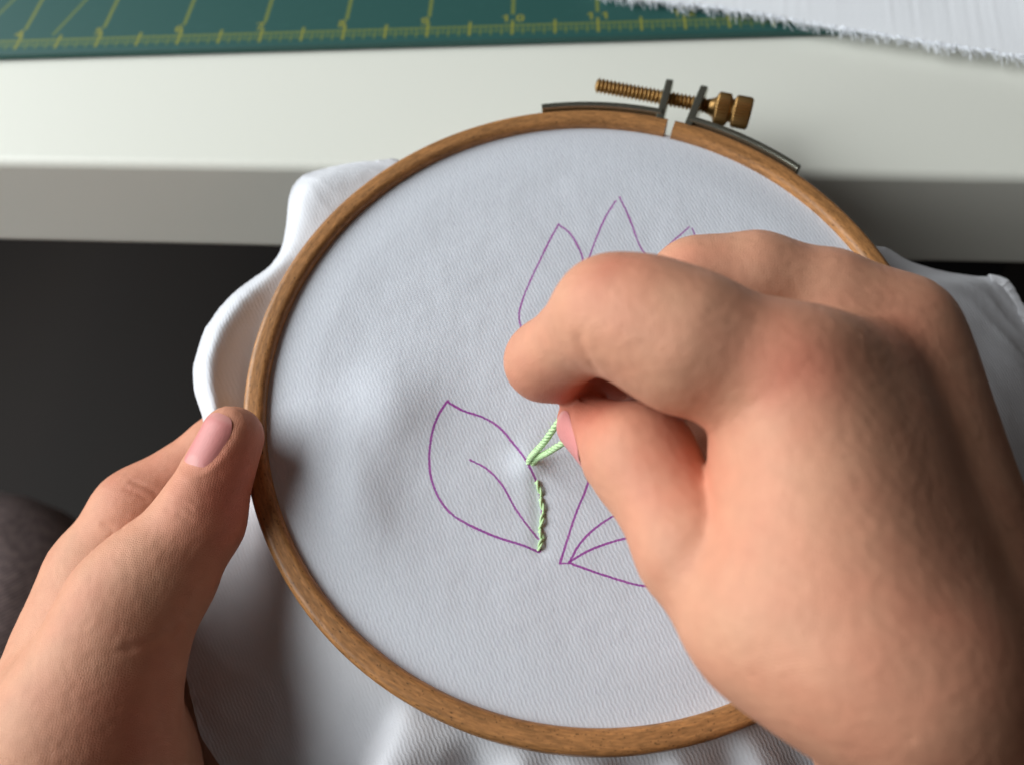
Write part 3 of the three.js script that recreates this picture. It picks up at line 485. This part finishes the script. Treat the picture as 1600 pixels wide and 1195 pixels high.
// right hand, pinching the thread
{
  const iM = J(1240, 590, 0.137, 100), mM = J(1396, 523, 0.1565, 84), rM = J(1432, 624, 0.171, 66), lM = J(1464, 726, 0.179, 56), tM = J(1088, 862, 0.140, 86), tC = J(1420, 1080, 0.122, 96);
  const spec = {
    palm: [new Bone(iM.p, J(1345, 1010, 0.1215, 150).p, iM.r, 0.0105), new Bone(mM.p, J(1490, 1015, 0.1405, 150).p, mM.r, 0.0125), new Bone(rM.p, J(1560, 1035, 0.160, 140).p, rM.r, 0.0125), new Bone(lM.p, J(1600, 1075, 0.172, 130).p, lM.r, 0.0125), new Bone(J(1215, 965, 0.131, 1).p, tC.p, 0.011, tC.r),
      new Bone(J(1238, 735, 0.1405, 1).p, J(1275, 930, 0.134, 1).p, 0.0108, 0.0118), new Bone(J(1322, 610, 0.1437, 1).p, J(1420, 1012, 0.1300, 1).p, 0.0088, 0.0118), new Bone(J(1408, 605, 0.160, 1).p, J(1530, 1025, 0.1490, 1).p, 0.0085, 0.0128), new Bone(J(1390, 900, 0.149, 1).p, J(1480, 1130, 0.144, 1).p, 0.014, 0.0165), new Bone(J(1468, 1140, 0.1365, 1).p, J(1880, 1720, 0.134, 1).p, 0.0165, 0.025)],
    fingers: [
      chain(iM, J(1072, 534, 0.138, 106), J(1008, 504, 0.140, 95), J(952, 490, 0.143, 82), J(851, 565, 0.160, 56), J(938, 592, 0.172, 48)),
      chain(mM, J(1290, 480, 0.1575, 84), J(1178, 452, 0.159, 83), J(1092, 452, 0.160, 76), J(985, 545, 0.174, 60), J(1045, 648, 0.180, 56)),
      chain(rM, J(1215, 560, 0.172, 62), J(1130, 690, 0.170, 58), J(1200, 770, 0.166, 48)),
      chain(lM, J(1330, 660, 0.172, 56), J(1270, 730, 0.171, 48), J(1320, 790, 0.165, 43)),
      Object.assign(chain(tC, tM, J(1002, 716, 0.152, 80), J(915, 662, 0.165, 46)), { web: at(1120, 770, 0.142) }),
    ],
    kRoot: 0.006, kPalm: 0.013,
    bumps: [[J(1245, 560, 0.126, 1).p, 0.0009, 0.008], [J(1425, 470, 0.147, 1).p, 0.0002, 0.008], [J(965, 420, 0.137, 1).p, 0.0003, 0.006]],
    creases: [],
    red: [[J(1245, 565, 0.126, 1).p, 0.75, 0.009], [J(1445, 478, 0.137, 1).p, 0.7, 0.009], [J(965, 415, 0.135, 1).p, 0.7, 0.006], [J(1065, 388, 0.15, 1).p, 0.6, 0.006], [J(900, 590, 0.165, 1).p, 1.0, 0.012], [J(930, 640, 0.16, 1).p, 0.9, 0.011], [J(1070, 750, 0.14, 1).p, 0.6, 0.012], [J(1480, 1000, 0.1, 1).p, 0.4, 0.02]],
    nails: [],
  };
  const f = makeField(spec);
  const crease = (depth, w, ...q) => spec.creases.push({ pts: q.map(([x, y]) => onSkin(f, x, y)), depth, w });
  crease(0.00025, 0.0010, [906, 530], [914, 552], [930, 578]);
  spec.nails.push(nailAt(at(924, 676, 0.163), vdir(-0.80, -0.50, -0.38), vdir(-0.75, 0.52, 0.5), 0.0062, 0.0046, f));
  const o = at(1240, 700, 0.135);
  const hnd = handMesh('right_hand', spec, [o.x - 0.055, o.y - 0.05, o.z - 0.05], [o.x + 0.085, o.y + 0.06, o.z + 0.10], CELL, o);
  tag(hnd, 'bare right hand pinching the green thread between thumb and bent index finger', 'hand');
}
// left hand, holding the hoop between thumb and fingers
{
  const tM = J(205, 945, 0.178, 85), iM = J(135, 1005, 0.199, 90), mM = J(205, 1060, 0.214, 78), rM = J(245, 1110, 0.224, 72), lM = J(280, 1150, 0.232, 66);
  const tip = J(362, 683, 0.1855, 49), ip = J(310, 815, 0.182, 65);
  const spec = {
    palm: [new Bone(iM.p, J(60, 1250, 0.185, 1).p, iM.r, 0.019), new Bone(mM.p, J(110, 1270, 0.195, 1).p, mM.r, 0.019), new Bone(rM.p, J(160, 1290, 0.205, 1).p, rM.r, 0.018), new Bone(lM.p, J(200, 1310, 0.215, 1).p, lM.r, 0.017), new Bone(tM.p, J(125, 1150, 0.174, 1).p, tM.r, 0.0175), new Bone(J(120, 1250, 0.186, 1).p, J(-160, 1800, 0.2, 1).p, 0.024, 0.03)],
    fingers: [
      chain(iM, J(166, 903, 0.203, 87), J(222, 808, 0.205, 75), { p: onHoop(350, 700, -0.018), r: 0.0078 }, JH(430, 675, -0.0165, 0.0074), JH(592, 636, -0.0076, 0.0066)),
      chain(mM, JH(320, 890, -0.036, 0.0086), JH(430, 825, -0.027, 0.0078), JH(545, 780, -0.0079, 0.0066)),
      chain(rM, JH(345, 1030, -0.054, 0.0084), JH(440, 970, -0.048, 0.0076), JH(520, 930, -0.038, 0.0066)),
      chain(lM, JH(370, 1150, -0.060, 0.0072), JH(450, 1090, -0.056, 0.0064), JH(510, 1050, -0.050, 0.0056)),
      chain(tM, J(258, 884, 0.180, 77), ip, tip),
    ],
    bumps: [[J(290, 770, 0.175, 1).p, 0.0005, 0.006]],
    creases: [],
    red: [[J(385, 730, 0.18, 1).p, 0.8, 0.011], [J(360, 800, 0.178, 1).p, 0.6, 0.012], [J(200, 1150, 0.16, 1).p, 0.55, 0.014], [J(240, 740, 0.2, 1).p, 0.5, 0.014], [J(592, 636, 0.2, 1).p, 0.6, 0.01]],
    nails: [],
  };
  const f = makeField(spec);
  const crease = (depth, w, ...q) => spec.creases.push({ pts: q.map(([x, y]) => onSkin(f, x, y)), depth, w });
  crease(0.00026, 0.0010, [291, 964], [284, 973], [275, 981], [266, 988], [256, 993], [246, 998], [236, 1002]); crease(0.00016, 0.0010, [238, 1001], [226, 1006], [214, 1010], [202, 1013]); crease(0.0001, 0.0008, [204, 1013], [190, 1016], [176, 1018]);
  crease(0.00022, 0.0006, [205, 752], [224, 758], [242, 768]); crease(0.00014, 0.0005, [196, 764], [214, 770], [228, 780]);
  crease(0.00014, 0.0006, [160, 818], [175, 824], [190, 826]);
  crease(0.00012, 0.0005, [268, 782], [284, 786], [298, 794]); crease(0.00010, 0.0005, [262, 796], [280, 802], [296, 812]); crease(0.00008, 0.0005, [276, 772], [292, 777], [304, 783]);
  spec.nails.push(nailAt(at(361, 690, 0.1855), vdir(-0.5, 0.10, -0.86), vdir(0.36, 0.93, 0.1), 0.0058, 0.0043, f));
  const o = at(200, 950, 0.185);
  const hnd = handMesh('left_hand', spec, [o.x - 0.05, o.y - 0.06, o.z - 0.06], [o.x + 0.075, o.y + 0.045, o.z + 0.085], CELL, o);
  tag(hnd, 'bare left hand holding the hoop rim, thumb on the wood and fingers under the cloth', 'hand');
}

renderer.render(scene, camera);
